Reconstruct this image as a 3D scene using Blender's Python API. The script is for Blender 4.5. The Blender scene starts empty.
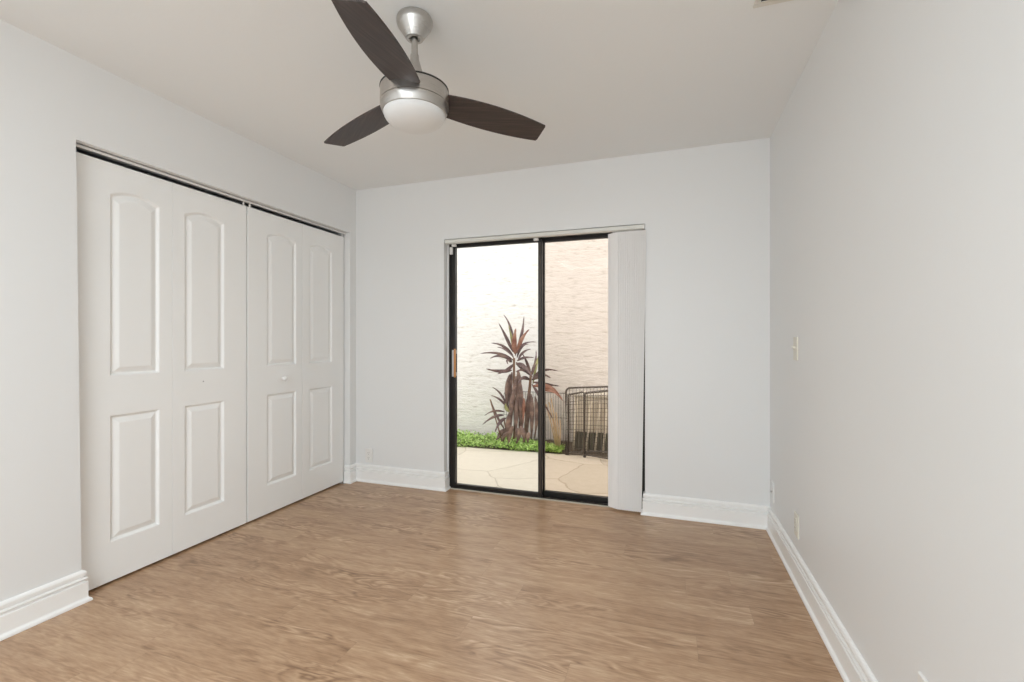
import bpy, bmesh, math, random
from mathutils import Vector, Matrix
random.seed(7)
sc = bpy.context.scene
C = sc.collection
PI = math.pi

# ------------------------------------------------------------------ key figures
XL, XR, D, H = -2.494, 0.5965, 3.227, 2.44          # left wall, right wall, back wall, ceiling
YB = -1.80                                           # rear wall (behind the camera)
OX0, OX1, OZ = -1.667, -0.153, 1.967                 # patio door opening
CY0, CY1, CZ1 = 1.300, 3.151, 2.068                  # closet opening in the left wall
PZ = -0.06                                           # patio level
EY = 5.55                                            # garden wall

# ------------------------------------------------------------------ camera, world, light, exposure
cam_d = bpy.data.cameras.new('camera')
cam_d.sensor_width = 36
cam_d.lens = 458.35 / 1024 * 36
cam_d.clip_start = 0.02
cam = bpy.data.objects.new('camera', cam_d)
C.objects.link(cam)
cam.location = (0, 0, 1.1716)
cam.rotation_euler = (PI / 2, 0, 0.3298)
sc.camera = cam

w = bpy.data.worlds.new('overcast_sky')
sc.world = w
w.use_nodes = True
nt = w.node_tree
bg = nt.nodes['Background']
bg.inputs['Color'].default_value = (0.97, 0.985, 1.0, 1)
bg.inputs['Strength'].default_value = 2.2

def area_light(name, loc, rot, sx, sy, power, col):
    l = bpy.data.lights.new(name, 'AREA')
    l.shape = 'RECTANGLE'
    l.size, l.size_y = sx, sy
    l.energy = power
    l.color = col
    o = bpy.data.objects.new(name, l)
    C.objects.link(o)
    o.location = loc
    o.rotation_euler = rot
    return o
# added fill light, set in the unseen opening of the rear wall
area_light('rear_fill_light', (-0.6, YB - 0.02, 1.18), (PI / 2, 0, 0), 2.1, 2.1, 22, (0.84, 0.945, 1.0))
# added fill light under the ceiling behind the camera, no lamp stands there
area_light('near_ceiling_fill', (-0.9, -0.75, H - 0.03), (0, 0, 0), 1.5, 1.2, 46, (0.84, 0.945, 1.0))

sc.cycles.diffuse_bounces = 10
sc.cycles.max_bounces = 16
vs = sc.view_settings
vs.view_transform = 'Standard'
vs.look = 'None'
vs.gamma = 1
vs.use_curve_mapping = False
vs.exposure = 0.0

# ------------------------------------------------------------------ materials
def lin(c):
    return tuple(((x / 255) / 12.92 if x / 255 <= 0.04045 else ((x / 255 + 0.055) / 1.055) ** 2.4) for x in c) + (1,)

def mat(name, col, rough=0.5, metal=0.0, spec=0.5):
    m = bpy.data.materials.new(name)
    m.use_nodes = True
    b = m.node_tree.nodes['Principled BSDF']
    b.inputs['Base Color'].default_value = col
    b.inputs['Roughness'].default_value = rough
    b.inputs['Metallic'].default_value = metal
    b.inputs['Specular IOR Level'].default_value = spec
    return m

def N(m, t, **kw):
    n = m.node_tree.nodes.new(t)
    for k, v in kw.items():
        if hasattr(n, k):
            setattr(n, k, v)
        else:
            n.inputs[k].default_value = v
    return n

def L(m, a, b):
    m.node_tree.links.new(a, b)

def math_node(m, op, a, b=None, c=None):
    n = N(m, 'ShaderNodeMath', operation=op)
    for i, v in enumerate((a, b, c)):
        if v is None:
            continue
        if isinstance(v, (int, float)):
            n.inputs[i].default_value = v
        else:
            L(m, v, n.inputs[i])
    return n.outputs[0]

def ramp(m, fac, stops):
    n = N(m, 'ShaderNodeValToRGB')
    e = n.color_ramp.elements
    e[0].position, e[0].color = stops[0]
    e[1].position, e[1].color = stops[-1]
    for p, c in stops[1:-1]:
        x = e.new(p)
        x.color = c
    L(m, fac, n.inputs[0])
    return n.outputs[0]

def bsdf(m):
    return m.node_tree.nodes['Principled BSDF']

def bump(m, height, strength, dist):
    n = N(m, 'ShaderNodeBump')
    n.inputs['Strength'].default_value = strength
    n.inputs['Distance'].default_value = dist
    L(m, height, n.inputs['Height'])
    L(m, n.outputs[0], bsdf(m).inputs['Normal'])

def painted(name, col, rough, bscale, bstr):
    m = mat(name, col, rough)
    tc = N(m, 'ShaderNodeTexCoord')
    n = N(m, 'ShaderNodeTexNoise')
    n.inputs['Scale'].default_value = bscale
    n.inputs['Detail'].default_value = 3
    L(m, tc.outputs['Object'], n.inputs['Vector'])
    bump(m, n.outputs['Fac'], bstr, 0.002)
    return m

M = {}
M['wall'] = painted('wall_paint', (0.782, 0.793, 0.795, 1), 0.42, 60, 0.12)
M['ceiling'] = painted('ceiling_paint', (0.835, 0.85, 0.85, 1), 0.8, 90, 0.25)
M['trim'] = mat('white_trim_paint', (0.89, 0.892, 0.885, 1), 0.3)
M['door'] = painted('door_paint', (0.873, 0.882, 0.876, 1), 0.38, 140, 0.04)
M['plastic'] = mat('white_plastic', (0.80, 0.79, 0.77, 1), 0.35)
M['almond'] = mat('almond_plastic', (0.72, 0.70, 0.62, 1), 0.35)
M['slot'] = mat('dark_slot', (0.03, 0.03, 0.03, 1), 0.6)
M['bronze'] = mat('dark_bronze_aluminium', (0.022, 0.019, 0.017, 1), 0.38, 0.3)
M['bronze_edge'] = mat('lighter_bronze_edge', (0.11, 0.085, 0.065, 1), 0.4, 0.3)  # lighter brown than the frame, for the strip on the stile
M['steel'] = mat('bare_steel', (0.55, 0.55, 0.54, 1), 0.35, 1.0)
M['oak'] = mat('oak_handle', lin((196, 136, 78)), 0.45)
M['vane'] = mat('blind_vane', (0.88, 0.875, 0.87, 1), 0.5)
M['rail'] = mat('blind_rail', (0.74, 0.745, 0.70, 1), 0.35)
M['vent'] = mat('vent_enamel', (0.72, 0.70, 0.64, 1), 0.4)
M['soil'] = mat('dark_soil', lin((92, 80, 66)), 0.95)
M['wire'] = mat('dark_wire', lin((100, 92, 85)), 0.5, 0.2)
M['grey_box'] = mat('weathered_grey_plastic', lin((214, 204, 188)), 0.7)
M['louver'] = mat('dark_louver', lin((104, 102, 84)), 0.7)
M['stake'] = mat('pale_bare_wood', lin((232, 220, 200)), 0.8)
M['cane'] = mat('brown_cane', lin((128, 98, 78)), 0.85)
M['dry'] = mat('dry_stalk', lin((202, 176, 144)), 0.85)
M['track'] = mat('track_white', (0.78, 0.78, 0.76, 1), 0.35)

# brushed nickel
m = mat('brushed_nickel', (0.52, 0.50, 0.475, 1), 0.3, 1.0)
tc = N(m, 'ShaderNodeTexCoord'); mp = N(m, 'ShaderNodeMapping'); mp.inputs['Scale'].default_value = (3, 3, 240)
nz = N(m, 'ShaderNodeTexNoise'); nz.inputs['Scale'].default_value = 3
L(m, tc.outputs['Object'], mp.inputs[0]); L(m, mp.outputs[0], nz.inputs['Vector'])
mr = N(m, 'ShaderNodeMapRange'); mr.inputs['To Min'].default_value = 0.22; mr.inputs['To Max'].default_value = 0.38
L(m, nz.outputs['Fac'], mr.inputs['Value']); L(m, mr.outputs[0], bsdf(m).inputs['Roughness'])
M['nickel'] = m

# frosted opal glass of the fan light
m = mat('opal_glass', (0.72, 0.73, 0.73, 1), 0.3)
bsdf(m).inputs['Subsurface Weight'].default_value = 0.0
M['opal'] = m

# dark walnut fan blade
m = mat('dark_walnut', lin((66, 55, 52)), 0.45)
tc = N(m, 'ShaderNodeTexCoord'); mp = N(m, 'ShaderNodeMapping'); mp.inputs['Scale'].default_value = (3, 45, 3)
mp.inputs['Rotation'].default_value = (0, 0, -0.38)
nz = N(m, 'ShaderNodeTexNoise'); nz.inputs['Scale'].default_value = 2.2; nz.inputs['Detail'].default_value = 6
L(m, tc.outputs['Object'], mp.inputs[0]); L(m, mp.outputs[0], nz.inputs['Vector'])
L(m, ramp(m, nz.outputs['Fac'], [(0.25, lin((44, 36, 35))), (0.55, lin((64, 53, 50))), (0.8, lin((84, 70, 65)))]), bsdf(m).inputs['Base Color'])
M['walnut'] = m

# vinyl plank floor, planks run along X
m = mat('oak_vinyl_plank', lin((150, 122, 98)), 0.31)
bsdf(m).inputs['Specular IOR Level'].default_value = 0.5
tc = N(m, 'ShaderNodeTexCoord'); sp = N(m, 'ShaderNodeSeparateXYZ'); L(m, tc.outputs['Object'], sp.inputs[0])
PW, PL = 0.152, 1.22
yv = math_node(m, 'DIVIDE', math_node(m, 'ADD', sp.outputs[1], 5.037), PW)
row = math_node(m, 'FLOOR', yv)
wn = N(m, 'ShaderNodeTexWhiteNoise', noise_dimensions='1D'); L(m, row, wn.inputs['W'])
xv = math_node(m, 'ADD', math_node(m, 'DIVIDE', math_node(m, 'ADD', sp.outputs[0], 9.0), PL), wn.outputs['Value'])
col = math_node(m, 'FLOOR', xv)
wn2 = N(m, 'ShaderNodeTexWhiteNoise', noise_dimensions='2D')
cb = N(m, 'ShaderNodeCombineXYZ'); L(m, row, cb.inputs[0]); L(m, col, cb.inputs[1]); L(m, cb.outputs[0], wn2.inputs['Vector'])
pid = wn2.outputs['Value']
# grain coordinates, shifted plank by plank
gx = math_node(m, 'ADD', sp.outputs[0], math_node(m, 'MULTIPLY', pid, 37.0))
gy = math_node(m, 'ADD', sp.outputs[1], math_node(m, 'MULTIPLY', pid, 11.0))
def gcoord(sx, sy):
    c = N(m, 'ShaderNodeCombineXYZ')
    L(m, math_node(m, 'MULTIPLY', gx, sx), c.inputs[0]); L(m, math_node(m, 'MULTIPLY', gy, sy), c.inputs[1])
    return c.outputs[0]
n1 = N(m, 'ShaderNodeTexNoise'); n1.inputs['Scale'].default_value = 1; n1.inputs['Detail'].default_value = 3; n1.inputs['Roughness'].default_value = 0.55; n1.inputs['Distortion'].default_value = 0.6
L(m, gcoord(1.9, 8.5), n1.inputs['Vector'])
figure = math_node(m, 'MULTIPLY_ADD', math_node(m, 'SINE', math_node(m, 'MULTIPLY', n1.outputs['Fac'], 62.0)), 0.5, 0.5)   # cathedral figure
n2 = N(m, 'ShaderNodeTexNoise'); n2.inputs['Scale'].default_value = 1; n2.inputs['Detail'].default_value = 6; n2.inputs['Roughness'].default_value = 0.65
L(m, gcoord(13, 120), n2.inputs['Vector'])
n3 = N(m, 'ShaderNodeTexNoise'); n3.inputs['Scale'].default_value = 1; n3.inputs['Detail'].default_value = 4; n3.inputs['Distortion'].default_value = 0.8
L(m, gcoord(3.4, 22.0), n3.inputs['Vector'])
n4 = N(m, 'ShaderNodeTexNoise'); n4.inputs['Scale'].default_value = 1; n4.inputs['Detail'].default_value = 2
L(m, gcoord(1.3, 5.0), n4.inputs['Vector'])
mask = N(m, 'ShaderNodeMapRange'); mask.inputs['From Min'].default_value = 0.46; mask.inputs['From Max'].default_value = 0.66
L(m, n4.outputs['Fac'], mask.inputs['Value'])
v = math_node(m, 'MULTIPLY', math_node(m, 'SUBTRACT', figure, 0.5), math_node(m, 'MULTIPLY_ADD', mask.outputs[0], 0.24, 0.03))
v = math_node(m, 'ADD', v, math_node(m, 'MULTIPLY', n2.outputs['Fac'], 0.56))
v = math_node(m, 'ADD', v, math_node(m, 'MULTIPLY', n3.outputs['Fac'], 0.44))
v = math_node(m, 'ADD', v, math_node(m, 'MULTIPLY_ADD', pid, 0.08, 0.10))
M_floor_col = ramp(m, v, [(0.38, lin((120, 90, 65))), (0.57, lin((166, 132, 102))), (0.75, lin((188, 156, 125))), (0.93, lin((218, 191, 163)))])
fy = math_node(m, 'FRACT', yv); fx = math_node(m, 'FRACT', xv)
ey = math_node(m, 'MINIMUM', fy, math_node(m, 'SUBTRACT', 1.0, fy))
ex = math_node(m, 'MINIMUM', fx, math_node(m, 'SUBTRACT', 1.0, fx))
seam = math_node(m, 'MAXIMUM', math_node(m, 'LESS_THAN', ey, 0.007), math_node(m, 'LESS_THAN', ex, 0.0009))
mx = N(m, 'ShaderNodeMix', data_type='RGBA')
L(m, math_node(m, 'MULTIPLY', seam, 0.2), mx.inputs['Factor']); L(m, M_floor_col, mx.inputs['A']); mx.inputs['B'].default_value = lin((96, 74, 56))
L(m, mx.outputs['Result'], bsdf(m).inputs['Base Color'])
bump(m, math_node(m, 'SUBTRACT', n2.outputs['Fac'], math_node(m, 'MULTIPLY', seam, 0.8)), 0.12, 0.0015)
M['floor'] = m

# cream stucco of the garden wall
m = mat('cream_stucco', lin((232, 222, 208)), 0.9)
tc = N(m, 'ShaderNodeTexCoord'); mp = N(m, 'ShaderNodeMapping'); mp.inputs['Scale'].default_value = (7, 7, 26)
nz = N(m, 'ShaderNodeTexNoise'); nz.inputs['Scale'].default_value = 1.4; nz.inputs['Detail'].default_value = 6; nz.inputs['Roughness'].default_value = 0.62
L(m, tc.outputs['Object'], mp.inputs[0]); L(m, mp.outputs[0], nz.inputs['Vector'])
L(m, ramp(m, nz.outputs['Fac'], [(0.28, lin((206, 196, 187))), (0.42, lin((233, 226, 221))), (0.7, lin((240, 234, 230)))]), bsdf(m).inputs['Base Color'])
bump(m, nz.outputs['Fac'], 0.8, 0.02)
M['stucco'] = m

# flagstone patio
m = mat('flagstone', lin((214, 196, 168)), 0.8)
tc = N(m, 'ShaderNodeTexCoord')
nz = N(m, 'ShaderNodeTexNoise'); nz.inputs['Scale'].default_value = 3.0; nz.inputs['Detail'].default_value = 4
L(m, tc.outputs['Object'], nz.inputs['Vector'])
vm = N(m, 'ShaderNodeVectorMath', operation='MULTIPLY_ADD'); vm.inputs[1].default_value = (0.16, 0.16, 0.16)
L(m, nz.outputs['Color'], vm.inputs[0]); L(m, tc.outputs['Object'], vm.inputs[2])
ve = N(m, 'ShaderNodeTexVoronoi', feature='DISTANCE_TO_EDGE', voronoi_dimensions='2D'); ve.inputs['Scale'].default_value = 1.5
vc = N(m, 'ShaderNodeTexVoronoi', feature='F1', voronoi_dimensions='2D'); vc.inputs['Scale'].default_value = 1.5
L(m, vm.outputs[0], ve.inputs['Vector']); L(m, vm.outputs[0], vc.inputs['Vector'])
nz2 = N(m, 'ShaderNodeTexNoise'); nz2.inputs['Scale'].default_value = 14; nz2.inputs['Detail'].default_value = 5
L(m, tc.outputs['Object'], nz2.inputs['Vector'])
sepc = N(m, 'ShaderNodeSeparateColor'); L(m, vc.outputs['Color'], sepc.inputs[0])
tone = math_node(m, 'ADD', math_node(m, 'MULTIPLY', sepc.outputs[0], 0.55), math_node(m, 'MULTIPLY', nz2.outputs['Fac'], 0.5))
stone = ramp(m, tone, [(0.2, lin((208, 196, 178))), (0.55, lin((218, 206, 189))), (0.9, lin((226, 215, 198)))])
mx = N(m, 'ShaderNodeMix', data_type='RGBA')
L(m, math_node(m, 'MULTIPLY', math_node(m, 'LESS_THAN', ve.outputs['Distance'], 0.010), 0.4), mx.inputs['Factor'])
L(m, stone, mx.inputs['A']); mx.inputs['B'].default_value = lin((150, 132, 108))
L(m, mx.outputs['Result'], bsdf(m).inputs['Base Color'])
bump(m, nz2.outputs['Fac'], 0.3, 0.01)
M['patio'] = m

# leaves
def leafmat(name, stops, scale=9):
    m = mat(name, stops[0][1], 0.5)
    tc = N(m, 'ShaderNodeTexCoord')
    nz = N(m, 'ShaderNodeTexNoise'); nz.inputs['Scale'].default_value = scale; nz.inputs['Detail'].default_value = 3
    L(m, tc.outputs['Object'], nz.inputs['Vector'])
    L(m, ramp(m, nz.outputs['Fac'], stops), bsdf(m).inputs['Base Color'])
    return m
M['burgundy'] = leafmat('burgundy_leaf', [(0.3, lin((74, 54, 54))), (0.5, lin((104, 78, 74))), (0.7, lin((128, 104, 92)))])
M['copper'] = leafmat('copper_leaf', [(0.3, lin((112, 62, 46))), (0.5, lin((150, 102, 82))), (0.7, lin((190, 152, 134)))])
M['olive'] = leafmat('olive_leaf', [(0.3, lin((96, 94, 56))), (0.5, lin((150, 146, 92))), (0.7, lin((190, 184, 130)))])
M['deadleaf'] = leafmat('dry_leaf', [(0.3, lin((84, 64, 58))), (0.5, lin((116, 90, 80))), (0.7, lin((150, 120, 106)))], 14)
M['green'] = leafmat('bright_green_leaf', [(0.32, lin((104, 138, 50))), (0.5, lin((166, 200, 98))), (0.68, lin((216, 230, 156)))], 40)

# window glass: clear with a mirror-like share that grows at grazing angles
def glass(name, tint):
    m = bpy.data.materials.new(name); m.use_nodes = True
    t = m.node_tree; t.nodes.clear()
    out = t.nodes.new('ShaderNodeOutputMaterial'); mixs = t.nodes.new('ShaderNodeMixShader')
    tr = t.nodes.new('ShaderNodeBsdfTransparent'); gl = t.nodes.new('ShaderNodeBsdfGlossy'); fr = t.nodes.new('ShaderNodeFresnel')
    tr.inputs[0].default_value = tint; gl.inputs['Roughness'].default_value = 0.02; fr.inputs[0].default_value = 1.15
    t.links.new(fr.outputs[0], mixs.inputs[0]); t.links.new(tr.outputs[0], mixs.inputs[1]); t.links.new(gl.outputs[0], mixs.inputs[2])
    t.links.new(mixs.outputs[0], out.inputs[0])
    return m
M['glass'] = glass('clear_pane', (0.97, 0.98, 0.97, 1))
M['glass_tint'] = glass('faintly_beige_pane', (0.905, 0.868, 0.825, 1))  # beige tint put in for the uneven exposure between the two panes

# ------------------------------------------------------------------ helpers
def add_box(bm, x0, x1, y0, y1, z0, z1):
    vs_ = [bm.verts.new(p) for p in ((x0, y0, z0), (x1, y0, z0), (x1, y1, z0), (x0, y1, z0), (x0, y0, z1), (x1, y0, z1), (x1, y1, z1), (x0, y1, z1))]
    for f in ((0, 3, 2, 1), (4, 5, 6, 7), (0, 1, 5, 4), (1, 2, 6, 5), (2, 3, 7, 6), (3, 0, 4, 7)):
        bm.faces.new([vs_[i] for i in f])
    return vs_

def box(*a):
    bm = bmesh.new(); add_box(bm, *a); return bm

def add_lathe(bm, prof, seg=48, cx=0, cy=0):
    rings = []
    for r, z in prof:
        if r < 1e-5:
            rings.append([bm.verts.new((cx, cy, z))])
        else:
            rings.append([bm.verts.new((cx + r * math.cos(2 * PI * k / seg), cy + r * math.sin(2 * PI * k / seg), z)) for k in range(seg)])
    for a, b in zip(rings, rings[1:]):
        for k in range(seg):
            k2 = (k + 1) % seg
            if len(a) == 1 and len(b) > 1: bm.faces.new((a[0], b[k2], b[k]))
            elif len(b) == 1 and len(a) > 1: bm.faces.new((a[k], a[k2], b[0]))
            elif len(a) > 1: bm.faces.new((a[k], a[k2], b[k2], b[k]))

def add_tube(bm, pts, r, seg=8, r2=None, cap=True):
    pts = [Vector(p) for p in pts]
    rings = []
    n = len(pts)
    for i, p in enumerate(pts):
        t = (pts[min(i + 1, n - 1)] - pts[max(i - 1, 0)]).normalized()
        u = t.cross(Vector((0, 0, 1)))
        if u.length < 1e-3: u = t.cross(Vector((1, 0, 0)))
        u.normalize(); v_ = t.cross(u)
        rr = r if r2 is None else r + (r2 - r) * i / (n - 1)
        rings.append([bm.verts.new(p + (u * math.cos(2 * PI * k / seg) + v_ * math.sin(2 * PI * k / seg)) * rr) for k in range(seg)])
    for a, b in zip(rings, rings[1:]):
        for k in range(seg):
            bm.faces.new((a[k], a[(k + 1) % seg], b[(k + 1) % seg], b[k]))
    if cap:
        bm.faces.new(rings[0][::-1]); bm.faces.new(rings[-1])

def obj(name, bm, material, parent=None, smooth=False, bevel=0.0, auto=None):
    bmesh.ops.recalc_face_normals(bm, faces=bm.faces[:])
    me = bpy.data.meshes.new(name)
    bm.to_mesh(me); bm.free()
    me.materials.append(material)
    if smooth:
        for p in me.polygons: p.use_smooth = True
        if auto is not None:
            me.set_sharp_from_angle(angle=math.radians(auto))
    o = bpy.data.objects.new(name, me)
    C.objects.link(o)
    if parent: o.parent = parent
    if bevel:
        b = o.modifiers.new('bevel', 'BEVEL'); b.width = bevel; b.segments = 2; b.limit_method = 'ANGLE'
    return o

def tag(o, label, cat, group=None, kind=None):
    o['label'] = label; o['category'] = cat
    if group: o['group'] = group
    if kind: o['kind'] = kind
    return o

def thing(name, label, cat, loc=(0, 0, 0), group=None, kind=None, rot=(0, 0, 0)):
    o = bpy.data.objects.new(name, None); C.objects.link(o)
    o.empty_display_size = 0.1
    o.location = loc; o.rotation_euler = rot
    return tag(o, label, cat, group, kind)

def struct(name, bm, m, label, cat, **kw):
    return tag(obj(name, bm, m, **kw), label, cat, kind='structure')

# ------------------------------------------------------------------ room shell
T = 0.115
struct('floor', box(XL - 0.75, XR + 0.15, YB - 0.15, D + 0.055, -0.12, 0.0), M['floor'], 'light brown wood plank floor running across the whole room', 'floor')
struct('ceiling', box(XL - 0.75, XR + 0.15, YB - 0.15, D + 0.2, H, H + 0.12), M['ceiling'], 'flat off-white ceiling that the fan hangs from', 'ceiling')
bm = bmesh.new()
add_box(bm, XL - 0.75, OX0, D, D + 0.2, -0.12, H); add_box(bm, OX1, XR + 0.15, D, D + 0.2, -0.12, H); add_box(bm, OX0, OX1, D, D + 0.2, OZ, H)
add_box(bm, OX0, OX0 + 0.012, D + 0.055, D + 0.2, 0, OZ)
struct('wall_back', bm, M['wall'], 'off-white end wall around the glass patio door', 'wall')
bm = bmesh.new()
a = add_box(bm, XL - T, XL, YB, CY0, 0, CZ1); add_box(bm, XL - T, XL, YB, CY0, CZ1, H)
for v_ in a:
    if v_.co.y > CY0 - 0.01 and v_.co.z < 0.1: v_.co.y += 0.022
add_box(bm, XL - T, XL, CY1, D, 0, H); add_box(bm, XL - T, XL, CY0, CY1, CZ1, H)
struct('wall_left', bm, M['wall'], 'off-white wall on the left around the closet doors', 'wall')
struct('wall_right', box(XR, XR + 0.15, YB - 0.15, D + 0.2, -0.12, H), M['wall'], 'plain off-white wall on the right with switch and outlets', 'wall')
bm = bmesh.new()                                      # closet shell
add_box(bm, XL - 0.75, XL - 0.70, 0.9, D, 0, H); add_box(bm, XL - 0.70, XL - T, 0.9, 0.95, 0, H)
struct('wall_closet', bm, M['wall'], 'inside walls of the closet behind the folding doors', 'wall')
bm = bmesh.new()                                      # rear wall (out of view), wide opening added to let light in
add_box(bm, XL - T, -1.65, YB - 0.15, YB, 0, H); add_box(bm, 0.45, XR, YB - 0.15, YB, 0, H); add_box(bm, -1.65, 0.45, YB - 0.15, YB, 2.23, H)
struct('wall_rear', bm, M['wall'], 'wall at the near end of the room with a wide opening added for light', 'wall')

# baseboards: profile swept along the foot of the walls with mitred corners
PROF = [(0, 0), (0.027, 0), (0.028, 0.004), (0.0255, 0.012), (0.0175, 0.019), (0.0165, 0.023), (0.0165, 0.088), (0.0155, 0.090), (0.0050, 0.0925), (0.0050, 0.0985),
        (0.0150, 0.1005), (0.0165, 0.105), (0.0150, 0.109), (0.0045, 0.1115), (0.0045, 0.1180), (0.0125, 0.120), (0.0130, 0.131), (0.0095, 0.139), (0.003, 0.143), (0.0, 0.143)]
def baseboard(name, path, label):
    bm = bmesh.new()
    pts = [Vector(p) for p in path]
    norms = []
    for a, b in zip(pts, pts[1:]):
        d = (b - a).normalized(); norms.append(Vector((d.y, -d.x)))
    rows = []
    for i, p in enumerate(pts):
        if i == 0: o = norms[0]
        elif i == len(pts) - 1: o = norms[-1]
        else: o = norms[i - 1] + norms[i]
        rows.append([bm.verts.new((p.x + o.x * q, p.y + o.y * q, z)) for q, z in PROF])
    for a, b in zip(rows, rows[1:]):
        for k in range(len(PROF) - 1):
            bm.faces.new((a[k], b[k], b[k + 1], a[k + 1]))
    bm.faces.new(rows[0]); bm.faces.new(rows[-1][::-1])
    return struct(name, bm, M['trim'], label, 'baseboard')
baseboard('baseboard_left', [(XL, YB), (XL, CY0 + 0.021), (XL - 0.045, CY0 + 0.021)], 'white moulded baseboard on the left wall before the closet')
baseboard('baseboard_back', [(XL - 0.045, CY1), (XL, CY1), (XL, D), (OX0, D), (OX0, D + 0.062)], 'white moulded baseboard from the closet to the patio door')
baseboard('baseboard_right', [(OX1, D + 0.05), (OX1, D), (XR, D), (XR, YB)], 'white moulded baseboard right of the patio door and along the right wall')

# ------------------------------------------------------------------ closet: track and two pairs of folding doors
bm = bmesh.new()
add_box(bm, -2.537, -2.533, CY0, CY1, 2.052, CZ1); add_box(bm, -2.562, -2.533, CY0, CY1, CZ1 - 0.004, CZ1)
struct('trim_1', bm, M['track'], 'thin white metal track above the folding closet doors', 'track')

DX, DT = -2.548, 0.035                              # face and thickness of the leaves
def panel_loop(y0, y1, z0, z1, rise, d, x):
    n = 14
    pts = [(x, y0 + d, z0 + d), (x, y1 - d, z0 + d)]
    ya, yb, zs = y1 - d, y0 + d, z1 - d
    for k in range(n + 1):
        t = k / n
        pts.append((x, ya + (yb - ya) * t, zs + rise * (1 - (2 * t - 1) ** 2) * (0.999 if rise else 0)))
    if not rise:
        pts = pts[:2] + [(x, ya, zs), (x, yb, zs)]
    return pts

def leaf_mesh(y0, y1, z0, z1, panels):
    bm = bmesh.new()
    xf, xb = DX, DX - DT
    e = 0.0012
    def ring(x, i):
        return [bm.verts.new(p) for p in ((x, y0 + i, z0 + i), (x, y1 - i, z0 + i), (x, y1 - i, z1 - i), (x, y0 + i, z1 - i))]
    back, mid, front = ring(xb, 0), ring(xf - e, 0), ring(xf, e)
    bm.faces.new(back)
    for a, b in ((back, mid), (mid, front)):
        for k in range(4):
            bm.faces.new((a[k], a[(k + 1) % 4], b[(k + 1) % 4], b[k]))
    edges = [bm.edges.get((front[k], front[(k + 1) % 4])) for k in range(4)]
    for (py0, py1, pz0, pz1, rise) in panels:
        steps = [(0, 0), (0.004, -0.0025), (0.008, -0.009), (0.012, -0.0125), (0.016, -0.0125), (0.039, -0.002), (0.043, -0.0012)]
        prev = None
        for d, dx in steps:
            cur = [bm.verts.new(p) for p in panel_loop(py0, py1, pz0, pz1, rise, d, xf + dx)]
            n = len(cur)
            if prev is None:
                edges += [bm.edges.new((cur[k], cur[(k + 1) % n])) for k in range(n)]
            else:
                for k in range(n):
                    bm.faces.new((prev[k], prev[(k + 1) % n], cur[(k + 1) % n], cur[k]))
            prev = cur
        bm.faces.new(prev)
    bmesh.ops.triangle_fill(bm, use_beauty=True, use_dissolve=False, edges=edges)
    return bm

ZB, ZT = 0.012, 2.032
UP, LO = (1.003, 1.882), (0.200, 0.812)
def leaf(parent, y0, y1, py0, py1):
    return obj('leaf', leaf_mesh(y0, y1, ZB, ZT, [(py0, py1, UP[0], UP[1], 0.03), (py0, py1, LO[0], LO[1], 0)]), M['door'], parent)

d1 = thing('door_1', 'left pair of white folding closet doors without a knob', 'closet door', kind='structure')
leaf(d1, 1.302, 1.7570, 1.462, 1.690); leaf(d1, 1.7580, 2.217, 1.822, 2.063)
bm = bmesh.new(); add_lathe(bm, [(0, 0), (0.0032, 0)], 12)
o = obj('knob_hole', bm, M['slot'], d1); o.location = (DX + 0.0004, 1.93, 0.938); o.rotation_euler = (0, PI / 2, 0)
d2 = thing('door_2', 'right pair of white folding closet doors with one small round knob', 'closet door', kind='structure')
leaf(d2, 2.225, 2.6895, 2.374, 2.630); leaf(d2, 2.6905, 3.141, 2.757, 3.003)
bm = bmesh.new()
add_lathe(bm, [(0, 0.0), (0.011, 0.0), (0.0095, 0.006), (0.0085, 0.011), (0.012, 0.016), (0.0165, 0.021), (0.0175, 0.026), (0.0155, 0.031), (0.009, 0.0345), (0, 0.0355)], 24)
o = obj('knob', bm, M['trim'], d2, smooth=True); o.location = (DX, 2.503, 0.912); o.rotation_euler = (0, PI / 2, 0)
for root, y in ((d1, 1.318), (d1, 2.198), (d2, 2.243), (d2, 3.122)):   # pivot pins between the leaf tops and the track
    bm = bmesh.new(); add_lathe(bm, [(0, 0), (0.005, 0), (0.005, 0.030), (0, 0.030)], 10)
    o = obj('pivot_pin', bm, M['plastic'], root); o.location = (-2.552, y, ZT)
for root, y in ((d1, 1.318), (d2, 3.118)):                                # floor brackets
    bm = bmesh.new(); add_box(bm, -2.575, -2.515, y - 0.014, y + 0.014, 0.0, 0.004); add_lathe(bm, [(0, 0.0), (0.006, 0.0), (0.006, 0.012), (0, 0.012)], 10, -2.555, y)
    obj('floor_bracket', bm, M['steel'], root)

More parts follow.
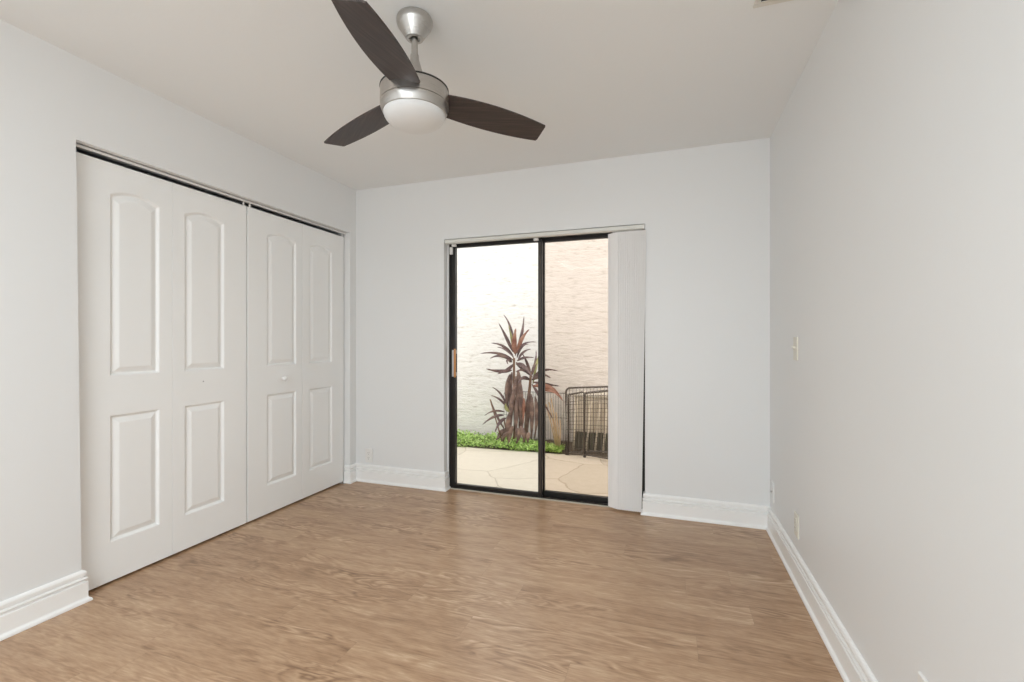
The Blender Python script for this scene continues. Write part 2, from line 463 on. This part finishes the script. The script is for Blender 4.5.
# ------------------------------------------------------------------ sliding glass patio door
dr = thing('door_3', 'dark bronze sliding glass door opening onto the patio', 'patio door', (0, 0, 0), kind='structure')
FY0, FY1 = D + 0.062, D + 0.18
bm = bmesh.new()
add_box(bm, OX0 + 0.012, OX0 + 0.026, FY0, FY1, 0, OZ); add_box(bm, OX1 - 0.018, OX1, FY0, FY1, 0, OZ)
add_box(bm, OX0 + 0.012, OX1, FY0, FY1, OZ - 0.028, OZ); add_box(bm, OX0 + 0.012, OX1, FY0, FY1, -0.13, 0.006)
add_box(bm, OX0 + 0.012, OX1, FY0, FY0 + 0.006, 0.0, 0.014)
obj('frame', bm, M['bronze'], dr)
def sash(name, x0, x1, y0, y1, z0, z1, sl, sr, rb, rt, pane_mat):
    bm = bmesh.new()
    add_box(bm, x0, x0 + sl, y0, y1, z0, z1); add_box(bm, x1 - sr, x1, y0, y1, z0, z1)
    add_box(bm, x0 + sl, x1 - sr, y0, y1, z0, z0 + rb); add_box(bm, x0 + sl, x1 - sr, y0, y1, z1 - rt, z1)
    s = obj(name, bm, M['bronze'], dr, bevel=0.002)
    yc = (y0 + y1) / 2
    obj('pane', box(x0 + sl - 0.004, x1 - sr + 0.004, yc - 0.003, yc + 0.003, z0 + rb - 0.004, z1 - rt + 0.004), pane_mat, s)
    return s
s1 = sash('sliding_panel', -1.643, -0.894, D + 0.072, D + 0.104, 0.006, 1.940, 0.036, 0.030, 0.030, 0.028, M['glass'])
s2 = sash('fixed_panel', -0.934, OX1 - 0.018, D + 0.118, D + 0.150, 0.006, 1.940, 0.046, 0.045, 0.036, 0.024, M['glass_tint'])
obj('edge_strip', box(-0.910, -0.905, D + 0.0705, D + 0.072, 0.04, 1.91), M['bronze_edge'], s1)
h = obj('handle', box(-1.606, -1.589, D + 0.040, D + 0.056, 0.885, 1.110), M['oak'], s1, bevel=0.005)
h['label'] = 'light wooden pull handle'
bm = bmesh.new()
add_box(bm, -1.612, -1.594, D + 0.054, D + 0.072, 0.895, 0.925); add_box(bm, -1.612, -1.594, D + 0.054, D + 0.072, 1.070, 1.100); add_box(bm, -1.629, -1.610, D + 0.060, D + 0.072, 0.890, 1.100)
obj('handle_plate', bm, M['steel'], s1)
# pale threshold strip in front of the sill
struct('trim_2', box(OX0 + 0.012, OX1 - 0.01, D + 0.048, FY0, 0.0, 0.006), mat('threshold_strip', lin((196, 190, 176)), 0.6), 'pale threshold strip along the patio door sill', 'threshold')

# ------------------------------------------------------------------ vertical blind, drawn to the right
vb = thing('vertical_blind', 'white vertical blind drawn to the right of the patio door', 'blind', (OX1, D, 1.92))
def rel(o, p):
    o.matrix_parent_inverse = p.matrix_basis.inverted(); return o
bm = bmesh.new()
add_box(bm, OX0 + 0.012, OX1 - 0.003, D - 0.012, D + 0.032, 1.932, 1.960)
rel(obj('head_rail', bm, M['rail'], vb, bevel=0.004), vb)
bm = bmesh.new(); add_box(bm, OX1 - 0.012, OX1 - 0.0015, D - 0.014, D + 0.034, 1.930, 1.962)
rel(obj('end_cap', bm, M['plastic'], vb, bevel=0.002), vb)
for x in (-1.60, -0.93):
    rel(obj('clip', box(x - 0.018, x + 0.018, D + 0.030, D + 0.052, 1.914, 1.932), M['plastic'], vb, bevel=0.003), vb)
rel(obj('cord_weight', box(-1.640, -1.616, D + 0.036, D + 0.056, 1.855, 1.912), M['plastic'], vb, bevel=0.004), vb)
NS = 13
for k in range(NS):
    t = k / (NS - 1)
    px = -0.366 + 0.188 * t
    py = D + 0.012
    A = math.radians(32 + 10 * t)
    lean = -0.030 * max(0, t - 0.25) / 0.75
    hw = 0.0445
    bm = bmesh.new()
    nn = 7
    cols = []
    for i in range(nn):
        s = -1 + 2 * i / (nn - 1)
        bow = 0.003 * (1 - s * s)
        lx, ly = s * hw, -bow
        x = math.cos(A) * lx + math.sin(A) * ly; y = -math.sin(A) * lx + math.cos(A) * ly
        cols.append((px + x, py + y))
    zt, zb = 1.921, 0.014
    rowsv = []
    for th in (0, 0.0012):
        for z, dx in ((zb, lean), (zt, 0)):
            rowsv.append([bm.verts.new((cx + dx + th * math.sin(A), cy + th * math.cos(A), z)) for cx, cy in cols])
    fb, ft, bb, bt = rowsv
    for i in range(nn - 1):
        bm.faces.new((fb[i], fb[i + 1], ft[i + 1], ft[i])); bm.faces.new((bb[i], bt[i], bt[i + 1], bb[i + 1]))
        bm.faces.new((fb[i], bb[i], bb[i + 1], fb[i + 1])); bm.faces.new((ft[i], ft[i + 1], bt[i + 1], bt[i]))
    for i in (0, nn - 1):
        bm.faces.new((fb[i], ft[i], bt[i], bb[i]))
    add_box(bm, px - 0.003, px + 0.003, py - 0.002, py + 0.002, 1.919, 1.933)
    rel(obj('slat', bm, M['vane'], vb), vb)

# ------------------------------------------------------------------ ceiling fan
FX, FYc = -0.944, 1.578
fan = thing('ceiling_fan', 'brushed nickel ceiling fan with three dark brown blades and white globe light', 'ceiling fan', (FX, FYc, H))
def fz(prof):
    return [(r, z - H) for r, z in prof]
bm = bmesh.new()
add_lathe(bm, fz([(0, 2.44), (0.058, 2.44), (0.0665, 2.436), (0.0698, 2.428), (0.0698, 2.416), (0.0672, 2.407), (0.0362, 2.361), (0.0335, 2.3565), (0.030, 2.3550), (0.0215, 2.3550), (0.0205, 2.365), (0, 2.362)]), 56)
obj('canopy', bm, M['nickel'], fan, smooth=True, auto=18)
bm = bmesh.new(); add_lathe(bm, fz([(0, 2.362), (0.0125, 2.362), (0.0125, 2.255), (0, 2.255)]), 24)
obj('downrod', bm, M['nickel'], fan, smooth=True, auto=40)
bm = bmesh.new(); add_lathe(bm, fz([(0, 2.294), (0.0150, 2.294), (0.0165, 2.290), (0.0170, 2.276), (0.0300, 2.232), (0.0325, 2.222), (0.0325, 2.158), (0, 2.158)]), 32)
obj('coupling', bm, M['nickel'], fan, smooth=True, auto=40)
bm = bmesh.new(); add_lathe(bm, fz([(0, 2.162), (0.10, 2.161), (0.126, 2.158), (0.1305, 2.154), (0.1315, 2.149), (0.1315, 2.0985), (0.1285, 2.0970), (0.1285, 2.0945), (0.1315, 2.0930), (0.1315, 2.088), (0.1285, 2.076), (0.1245, 2.066), (0.1225, 2.062), (0.118, 2.060), (0, 2.060)]), 80)
obj('motor_housing', bm, M['nickel'], fan, smooth=True, auto=35)
bm = bmesh.new(); add_lathe(bm, fz([(0.1255, 2.1585), (0.1328, 2.1575), (0.1330, 2.1530), (0.131, 2.1515)]), 80)
obj('housing_rim', bm, M['slot'], fan, smooth=True)
bm = bmesh.new(); add_lathe(bm, fz([(0.118, 2.064)] + [(0.1190 * math.cos(a), 2.060 - 0.058 * math.sin(a)) for a in [PI / 2 * i / 16 for i in range(16)]] + [(0, 2.002)]), 64)
g = obj('globe', bm, M['opal'], fan, smooth=True); g['label'] = 'white frosted glass light globe'
rm, tm, rp, tp = (0.128, -0.010), (0.531, 0.158), (0.104, 0.112), (0.496, 0.254)
def edge(a, b_, bulge, t):
    return (a[0] + (b_[0] - a[0]) * t, a[1] + (b_[1] - a[1]) * t + bulge * 4 * t * (1 - t))
minus = [edge(rm, tm, -0.022, -0.06 + 1.06 * k / 16) for k in range(17)]
plus = [edge(rp, tp, 0.017, 1 - 1.03 * k / 16) for k in range(17)]
A0, PITCH = 0.364, -0.203
def blade_mesh():
    bm = bmesh.new()
    pts = minus + [(0.530, 0.166), (0.503, 0.2465)] + plus
    top = [bm.verts.new((x, y, 0.003)) for x, y in pts]; bot = [bm.verts.new((x, y, -0.003)) for x, y in pts]
    n = len(pts)
    bm.faces.new(top); bm.faces.new(bot[::-1])
    for k in range(n):
        bm.faces.new((top[k], bot[k], bot[(k + 1) % n], top[(k + 1) % n]))
    return bm
for k in range(3):
    o = obj('blade', blade_mesh(), M['walnut'], fan)
    a = A0 + k * 2 * PI / 3
    o.matrix_local = Matrix.Translation((0, 0, 2.132 - H)) @ Matrix.Rotation(-0.016, 4, 'X') @ Matrix.Rotation(-0.005, 4, 'Y') @ Matrix.Rotation(a, 4, 'Z') @ Matrix.Rotation(PITCH, 4, 'X')

# ------------------------------------------------------------------ ceiling vent
cv = thing('ceiling_vent', 'cream metal air vent in the ceiling by the right wall', 'vent', (0.43, 1.815, H))
bm = bmesh.new()
w2, d2_, b = 0.128, 0.128, 0.022
for x0, x1, y0, y1 in ((-w2, w2, -d2_, -d2_ + b), (-w2, w2, d2_ - b, d2_), (-w2, -w2 + b, -d2_ + b, d2_ - b), (w2 - b, w2, -d2_ + b, d2_ - b)):
    add_box(bm, x0, x1, y0, y1, -0.008, 0)
obj('vent_frame', bm, M['vent'], cv, bevel=0.003)
for k in range(8):
    y = -d2_ + b + 0.012 + k * 0.0272
    bm = bmesh.new(); add_box(bm, -w2 + b, w2 - b, -0.011, 0.011, -0.001, 0.001)
    o = obj('louver', bm, M['vent'], cv); o.location = (0, y, -0.0085); o.rotation_euler = (0.6, 0, 0)
obj('vent_backing', box(-w2 + b, w2 - b, -d2_ + b, d2_ - b, -0.0012, 0), M['slot'], cv)

# ------------------------------------------------------------------ switch and outlets
def plate_mesh(wd, ht, t=0.006):
    bm = bmesh.new()
    a = add_box(bm, -wd / 2, wd / 2, -t, 0, -ht / 2, ht / 2)
    for v_ in a:
        if v_.co.y < -t / 2: v_.co.x *= 0.93; v_.co.z *= 0.955
    return bm
def outlet(name, loc, rz, label, m):
    t = thing(name, label, 'outlet', loc, rot=(0, 0, rz), group='wall outlets')
    obj('cover_plate', plate_mesh(0.072, 0.117), m, t, bevel=0.0012)
    for s in (-1, 1):
        bm = bmesh.new(); add_lathe(bm, [(0, 0.0), (0.0165, 0.0), (0.0165, 0.0022), (0.0155, 0.003), (0, 0.003)], 24)
        r = obj('receptacle', bm, m, t); r.location = (0, -0.006, s * 0.0195); r.rotation_euler = (PI / 2, 0, 0)
        bm = bmesh.new()
        add_box(bm, -0.0072, -0.0052, 0.0015, 0.0085, 0.0028, 0.0034); add_box(bm, 0.0052, 0.0072, 0.0025, 0.0085, 0.0028, 0.0034); add_box(bm, -0.002, 0.002, -0.0095, -0.0055, 0.0028, 0.0034)
        obj('slots', bm, M['slot'], r)
    bm = bmesh.new(); add_lathe(bm, [(0, 0.0), (0.0035, 0.0), (0.003, 0.0012), (0, 0.0015)], 12)
    o = obj('screw', bm, m, t); o.location = (0, -0.006, 0); o.rotation_euler = (PI / 2, 0, 0)
    return t
outlet('wall_outlet', (-2.362, D, 0.218), 0, 'white wall outlet on the end wall between closet and patio door', M['plastic'])
outlet('wall_outlet', (XR, 2.585, 0.268), -PI / 2, 'cream wall outlet low on the right wall below the light switch', M['almond'])
outlet('wall_outlet', (XR, 1.385, 0.285), -PI / 2, 'white wall outlet at the bottom edge of the photo on the right wall', M['plastic'])
t = thing('light_switch', 'cream toggle light switch on the right wall at hand height', 'light switch', (XR, 2.60, 1.134), rot=(0, 0, -PI / 2))
obj('cover_plate', plate_mesh(0.072, 0.117), M['almond'], t, bevel=0.0012)
bm = bmesh.new(); a = add_box(bm, -0.005, 0.005, -0.017, -0.005, -0.002, 0.009)
for v_ in a:
    if v_.co.y < -0.01: v_.co.x *= 0.75; v_.co.z += 0.004
obj('toggle', bm, M['almond'], t, bevel=0.001)
for s in (-1, 1):
    bm = bmesh.new(); add_lathe(bm, [(0, 0.0), (0.0035, 0.0), (0.003, 0.0012), (0, 0.0015)], 12)
    o = obj('screw', bm, M['almond'], t); o.location = (0, -0.006, s * 0.030); o.rotation_euler = (PI / 2, 0, 0)
t = thing('cable_plate', 'small wall-coloured cable plate on the right wall beside the far corner', 'cable plate', (XR, 3.135, 0.262), rot=(0, 0, -PI / 2))
obj('cover_plate', plate_mesh(0.072, 0.117), M['wall'], t, bevel=0.0012)
bm = bmesh.new(); add_lathe(bm, [(0, 0.0), (0.006, 0.0), (0.006, 0.003), (0.0045, 0.003), (0.0045, 0.010), (0, 0.010)], 16)
o = obj('coax_socket', bm, M['steel'], t); o.location = (0, -0.006, 0); o.rotation_euler = (PI / 2, 0, 0)

# ------------------------------------------------------------------ outside: patio, planting bed, garden wall
def yedge(x):                                       # far edge of the paving
    return 4.86 + 0.035 * (x + 2.2)
bm = bmesh.new()
v1 = [bm.verts.new(p) for p in ((-5.5, D + 0.18, PZ), (2.5, D + 0.18, PZ), (2.5, yedge(2.5), PZ), (-5.5, yedge(-5.5), PZ))]
v0 = [bm.verts.new((v_.co.x, v_.co.y, PZ - 0.1)) for v_ in v1]
bm.faces.new(v1); bm.faces.new(v0[::-1])
for k in range(4): bm.faces.new((v1[k], v0[k], v0[(k + 1) % 4], v1[(k + 1) % 4]))
tag(obj('patio_paving', bm, M['patio']), 'tan flagstone patio outside the glass door', 'patio', kind='structure')
bm = bmesh.new()
v1 = [bm.verts.new(p) for p in ((-5.5, yedge(-5.5), PZ), (2.5, yedge(2.5), PZ), (2.5, EY, PZ), (-5.5, EY, PZ))]
v0 = [bm.verts.new((v_.co.x, v_.co.y, PZ - 0.1)) for v_ in v1]
bm.faces.new(v1); bm.faces.new(v0[::-1])
for k in range(4): bm.faces.new((v1[k], v0[k], v0[(k + 1) % 4], v1[(k + 1) % 4]))
tag(obj('planting_bed', bm, M['soil']), 'strip of dark soil between patio and garden wall', 'soil', kind='structure')
struct('wall_exterior', box(-5.5, 2.5, EY, EY + 0.2, -0.2, 2.75), M['stucco'], 'cream stucco garden wall across from the patio door', 'wall')

# ground cover: low bright green leaves along the front of the bed
bm = bmesh.new()
rnd = random.Random(3)
def small_leaf(p, ln, wd, az, el):
    d = Vector((math.cos(az) * math.cos(el), math.sin(az) * math.cos(el), math.sin(el)))
    s = Vector((-math.sin(az), math.cos(az), 0))
    u = d.cross(s)
    a = bm.verts.new(p); b_ = bm.verts.new(p + d * ln * .5 + s * wd + u * wd * -.3); c_ = bm.verts.new(p + d * ln); e_ = bm.verts.new(p + d * ln * .5 - s * wd + u * wd * -.3)
    mid = bm.verts.new(p + d * ln * .5)
    bm.faces.new((a, e_, mid)); bm.faces.new((a, mid, b_)); bm.faces.new((e_, c_, mid)); bm.faces.new((mid, c_, b_))
for i in range(6500):
    x = rnd.uniform(-3.6, -1.12)
    f = (x + 2.0) / 0.95                            # the planting narrows to the right
    depth = 0.62 if f < 0 else 0.62 - 0.42 * min(1, f)
    y = yedge(x) - 0.015 + depth * rnd.random() ** 1.1
    if y > (5.40 if x > -2.0 else EY - 0.03): continue
    hgt = (0.028 + 0.05 * rnd.random() + 0.02 * math.sin(x * 9) * math.cos(y * 13)) * (1.0 if f < 0.3 else 0.9)
    small_leaf(Vector((x, y, PZ + max(0.0, hgt * rnd.random() ** 0.6))), rnd.uniform(0.022, 0.045), rnd.uniform(0.008, 0.014), rnd.uniform(0, 2 * PI), rnd.uniform(-0.1, 0.9))
tag(obj('ground_cover', bm, M['green']), 'bright green leafy ground cover along the patio edge', 'ground cover', kind='stuff')

# ------------------------------------------------------------------ cordyline plant
PX, PY = -1.755, 5.18
pl = thing('cordyline_plant', 'tall spiky burgundy-leaved plant growing against the garden wall', 'plant', (PX, PY, PZ))
def P(u, v_, y):                                     # position in the plane at depth y as seen in the room's own axes (metres)
    r, z = (u - 512) / 458.35, (340.9 - v_) / 458.35
    c_, s_ = math.cos(.3298), math.sin(.3298)
    d = Vector((c_ * r - s_, s_ * r + c_, z)); t_ = y / d.y
    return Vector((d.x * t_ - PX, y - PY, 1.1716 + d.z * t_ - PZ))
def strap(bm, pts, wmax, seed=0, fold=0.25, face=None):
    """a strap leaf along a bent midrib: widest at 45 %, pointed at the tip, slightly folded"""
    n = 11
    p0, p1, p2 = [Vector(p) for p in pts]
    prev = None
    for i in range(n + 1):
        t = i / n
        c_ = p0 * (1 - t) ** 2 + p1 * 2 * t * (1 - t) + p2 * t * t
        d = ((p1 - p0) * (1 - t) + (p2 - p1) * t).normalized()
        s = d.cross(Vector((0.25, -1, 0.15)) if face is None else face)
        if s.length < 0.05: s = Vector((1, 0, 0))
        s.normalize(); nrm = s.cross(d)
        wd = wmax * (0.22 + 0.78 * math.sin(PI * min(1, t / 0.9) ** 0.8)) if t < 0.9 else wmax * 0.42 * (1 - t) / 0.1
        wd = max(wd, 0.0008)
        row = [bm.verts.new(c_ - s * wd + nrm * wd * fold), bm.verts.new(c_), bm.verts.new(c_ + s * wd + nrm * wd * fold)]
        if prev:
            bm.faces.new((prev[0], prev[1], row[1], row[0])); bm.faces.new((prev[1], prev[2], row[2], row[1]))
        prev = row
def leaves(name, items, m, solid=True, label=None):
    bm = bmesh.new()
    for it in items:
        pts, wd = it[0], it[1]
        strap(bm, pts, wd)
    o = obj(name, bm, m, pl, smooth=True)
    md = o.modifiers.new('thickness', 'SOLIDIFY'); md.thickness = 0.002
    if label: o['label'] = label
    return o
Y0 = 5.15
def cane(pts, r):
    bm = bmesh.new(); add_tube(bm, pts, r, 8, r * 0.7); return obj('cane', bm, M['cane'], pl, smooth=True)
cane([P(514, 441, 5.15), P(515, 410, 5.15), P(514, 385, 5.15), P(514, 358, 5.13)], 0.020)
cane([P(525, 441, 5.22), P(527, 410, 5.22), P(530, 385, 5.2), P(531, 372, 5.2)], 0.022)
cane([P(508, 440, 5.05), P(504, 418, 5.05)], 0.012)
cane([P(502, 441, 5.0), P(496, 420, 4.98), P(490, 399, 4.97)], 0.009)
def q(a, b_, c_, y=5.15, dy=0.0, k=1.0):
    return [P(a[0], a[1], y), P(b_[0], b_[1], y + dy * .5), P(c_[0], c_[1], y + dy)]
c1 = (514, 361)
leaves('leaf_crown', [
    (q((513, 352), (507, 338), (498.5, 322.5), dy=-.05), 0.020), (q((514, 350), (513, 325), (503.5, 314.5), dy=.1), 0.016),
    (q((513, 355), (504, 343), (491, 343), dy=-.15), 0.016), (q((513, 360), (500, 350), (480, 353.5), dy=-.2), 0.017),
    (q((512, 361), (500, 352), (490, 358.5), dy=-.28), 0.017), (q((517, 350), (523, 335), (524, 316), dy=.1), 0.019),
    (q((517, 358), (520, 344), (528.5, 344), dy=-.1), 0.015), (q((518, 360), (522, 350), (531, 349), dy=.1), 0.015),
    (q((517, 361), (523, 356), (534, 357.5), dy=-.1), 0.015), (q((512, 362), (505, 358), (508, 364), dy=-.3), 0.018),
    (q((512, 370), (500, 373), (486, 368.5), dy=-.25), 0.022), (q((516, 364), (524, 362), (533, 378), dy=-.2), 0.023),
    (q((516, 362), (519, 366), (528, 374), dy=.1), 0.018), (q((513, 364), (510, 370), (497, 374), dy=-.3), 0.02),
    (q((514, 358), (508, 348), (497, 347), dy=.2), 0.015), (q((515, 356), (520, 340), (536, 342), dy=.25), 0.014),
], M['burgundy'])
leaves('leaf_crown', [
    (q((515, 354), (513, 340), (516, 328), dy=-.02), 0.032), (q((517, 353), (520, 338), (529.5, 329), dy=-.08), 0.024),
], M['copper'], label='copper-red young leaves at the top')
leaves('leaf_crown', [(q((514, 352), (512, 338), (508.5, 325), dy=.02), 0.016), (q((510, 412), (504, 408), (506, 403), y=5.02), 0.02), (q((533, 384), (536, 362), (541, 350), y=5.25), 0.016)], M['olive'], label='olive-green leaves')
c2 = (531, 376)
leaves('leaf_crown', [
    (q((531, 378), (534, 360), (545, 352), y=5.2, dy=.1), 0.018), (q((531, 377), (528, 362), (522, 353), y=5.2, dy=-.1), 0.018),
    (q((533, 378), (542, 366), (558, 371), y=5.2, dy=-.15), 0.018), (q((532, 380), (540, 370), (551, 378), y=5.2, dy=-.2), 0.02),
    (q((533, 382), (545, 384), (560, 386), y=5.2, dy=-.1), 0.018), (q((531, 376), (524, 366), (516, 372), y=5.2, dy=-.25), 0.02),
    (q((530, 380), (522, 374), (518, 384), y=5.2, dy=-.3), 0.022), (q((532, 384), (540, 396), (553, 419), y=5.2, dy=-.15), 0.018),
    (q((531, 376), (537, 362), (536, 350), y=5.2, dy=.2), 0.016), (q((532, 380), (545, 372), (543, 385), y=5.2, dy=-.3), 0.02),
], M['burgundy'])
leaves('leaf_crown', [
    (q((508, 408), (502, 391), (492, 387), y=5.05, dy=-.1), 0.013), (q((509, 410), (502, 398), (490.5, 395), y=5.05, dy=-.1), 0.014),
    (q((505, 412), (494, 408), (484.5, 415.5), y=5.03, dy=-.12), 0.012), (q((504, 415), (494, 414), (482.5, 424.5), y=5.03, dy=-.18), 0.016),
    (q((506, 418), (499, 420), (495, 432), y=5.03, dy=-.2), 0.02), (q((506, 428), (500, 436), (496, 440), y=5.02, dy=-.05), 0.02),
    (q((505, 430), (495, 415), (490.5, 399), y=4.98, dy=0), 0.013),
], M['burgundy'])
leaves('hanging_leaves', [
    (q((512, 372), (508, 390), (510, 408), y=5.1), 0.030), (q((510, 374), (504, 392), (509, 412), y=5.07), 0.026), (q((518, 370), (521, 388), (514, 420), y=5.06), 0.032),
    (q((516, 376), (514, 396), (508, 420), y=5.04), 0.026), (q((519, 378), (523, 400), (519, 430), y=5.07), 0.028),
    (q((514, 390), (509, 412), (511, 438), y=5.03), 0.028), (q((519, 395), (520, 418), (524, 441), y=5.08), 0.024), (q((516, 400), (517, 420), (515, 440), y=5.02), 0.022),
    (q((529, 392), (527, 415), (527, 440), y=5.15), 0.030), (q((531, 394), (533, 415), (531, 441), y=5.13), 0.028), (q((535, 396), (539, 415), (534, 440), y=5.14), 0.024),
    (q((511, 425), (506, 428), (503, 442), y=5.0), 0.030), (q((513, 426), (509, 434), (509, 444), y=4.97), 0.026), (q((517, 428), (521, 434), (516, 444), y=4.98), 0.030), (q((520, 426), (525, 432), (524, 443), y=4.99), 0.028),
    (q((508, 430), (500, 430), (497, 440), y=5.0), 0.028), (q((510, 432), (503, 434), (501, 443), y=4.96), 0.022), (q((512, 410), (506, 420), (508, 440), y=5.0), 0.026), (q((529, 432), (527, 437), (528, 443), y=4.99), 0.024),
], M['deadleaf'], label='dried brown leaves hanging down the canes')
leaves('hanging_leaves', [
    (q((533, 386), (552, 382), (563, 401), y=5.12, dy=-.1), 0.028), (q((540, 390), (553, 388), (558, 396), y=5.1, dy=-.1), 0.02), (q((524, 398), (524, 408), (523, 425), y=5.06), 0.018),
], M['copper'], label='reddish drooping leaves')
bm = bmesh.new()
for a, b_ in (((551, 398), (559, 447)), ((549, 402), (557, 447)), ((556, 412), (560, 448)), ((553, 418), (558, 446)), ((560, 420), (560, 447)), ((546, 404), (556, 446))):
    add_tube(bm, [P(*a, 5.1), (P(*a, 5.1) + P(*b_, 5.06)) / 2 + Vector((0.006, 0, 0)), P(*b_, 5.06)], 0.007, 6)
obj('dry_stalks', bm, M['dry'], pl, smooth=True)['label'] = 'pale dry stalks right of the canes'

# ------------------------------------------------------------------ wire pet pen
pen = thing('wire_pen', 'dark wire pet pen panels standing at the patio edge behind the blind', 'pet pen', (-1.05, 4.88, PZ))
def pen_panel(root, a, b_, h0, h1, h2, nv, nh, rad=0.011, wr=0.0024, rr=0.05):
    """a panel from foot a to foot b_ (x, y), h1 and h2 high: rounded frame and a wire grid inside it"""
    o_ = root.location
    a, b_ = Vector((a[0] - o_.x, a[1] - o_.y, 0)), Vector((b_[0] - o_.x, b_[1] - o_.y, 0))
    up = Vector((0, 0, 1))
    d = (b_ - a).normalized(); Ln = (b_ - a).length
    bm = bmesh.new()
    arc = (PI / 8, PI / 4, 3 * PI / 8, PI / 2)
    path = [a + up * h0, a + up * (h1 - rr)] + [a + d * rr * (1 - math.cos(t)) + up * (h1 - rr + rr * math.sin(t)) for t in arc]
    path += [b_ - d * rr + up * h2] + [b_ - d * rr * (1 - math.sin(t)) + up * (h2 - rr + rr * math.cos(t)) for t in arc]
    path += [b_ + up * h0]
    add_tube(bm, path, rad, 8)
    add_tube(bm, [a + up * (h0 + 0.03), b_ + up * (h0 + 0.03)], rad * 0.7, 8)
    f = obj('panel_frame', bm, M['wire'], root, smooth=True)
    bm = bmesh.new()
    for k in range(1, nv):
        p = a + d * Ln * k / nv
        add_tube(bm, [p + up * (h0 + 0.03), p + up * (h1 + (h2 - h1) * k / nv - 0.004)], wr, 5)
    for k in range(1, nh):
        t = k / nh
        add_tube(bm, [a + up * (h0 + (h1 - h0) * t), b_ + up * (h0 + (h2 - h0) * t)], wr, 5)
    obj('wire_grid', bm, M['wire'], f)
pen_panel(pen, (-1.055, 4.885), (-0.56, 5.08), 0.0, 0.725, 0.735, 14, 8)
pen_panel(pen, (-1.030, 4.875), (-0.850, 4.840), 0.0, 0.655, 0.690, 6, 8, 0.010, 0.0024, 0.02)
pen_panel(pen, (-0.842, 4.838), (-0.44, 4.70), 0.0, 0.685, 0.745, 13, 8, 0.012, 0.0024, 0.025)
fen = thing('wire_fence', 'low thin wire fence behind the canes of the plant', 'fence', (-1.12, 5.44, PZ))
pen_panel(fen, (-1.14, 5.44), (-1.98, 5.47), 0.0, 0.60, 0.60, 26, 2, 0.004, 0.0025)
# ------------------------------------------------------------------ grey box behind the pen
gb = thing('outdoor_box', 'weathered grey box with dark louvered base behind the wire pen', 'box', (-0.66, 5.30, PZ))
obj('box_body', box(-0.36, 0.45, -0.13, 0.13, 0.20, 0.60), M['grey_box'], gb, bevel=0.015)
obj('box_lid', box(-0.38, 0.47, -0.15, 0.15, 0.60, 0.635), mat('pale_lid', lin((214, 206, 192)), 0.6), gb, bevel=0.01)
bm = bmesh.new()
add_box(bm, -0.37, 0.44, -0.10, 0.12, 0.0, 0.20)
for k in range(17):
    add_box(bm, -0.37 + k * 0.05, -0.347 + k * 0.05, -0.125, -0.10, 0.0, 0.20)
obj('louvered_base', bm, M['louver'], gb)
for k, (a, b_) in enumerate((((573, 448), (577, 399)), ((586, 446), (591, 401)), ((595, 449), (600, 403)), ((603, 450), (607, 408)))):
    g = Vector((PX, PY, PZ))
    A_, B_ = P(*a, 5.10) + g, P(*b_, 5.15) + g
    A_.z = PZ
    bm = bmesh.new(); add_tube(bm, [(0, 0, 0), (B_ - A_) * .5, B_ - A_], 0.012, 6)
    o = obj('garden_stake', bm, M['stake'], smooth=True); o.location = A_
    tag(o, ['pale wooden stake leaning inside the pen by its left post', 'pale wooden stake leaning just right of the pen\'s middle post', 'third pale wooden stake from the pen\'s left post', 'pale wooden stake leaning beside the edge of the blind'][k], 'stake', group='pale stakes inside the pen')
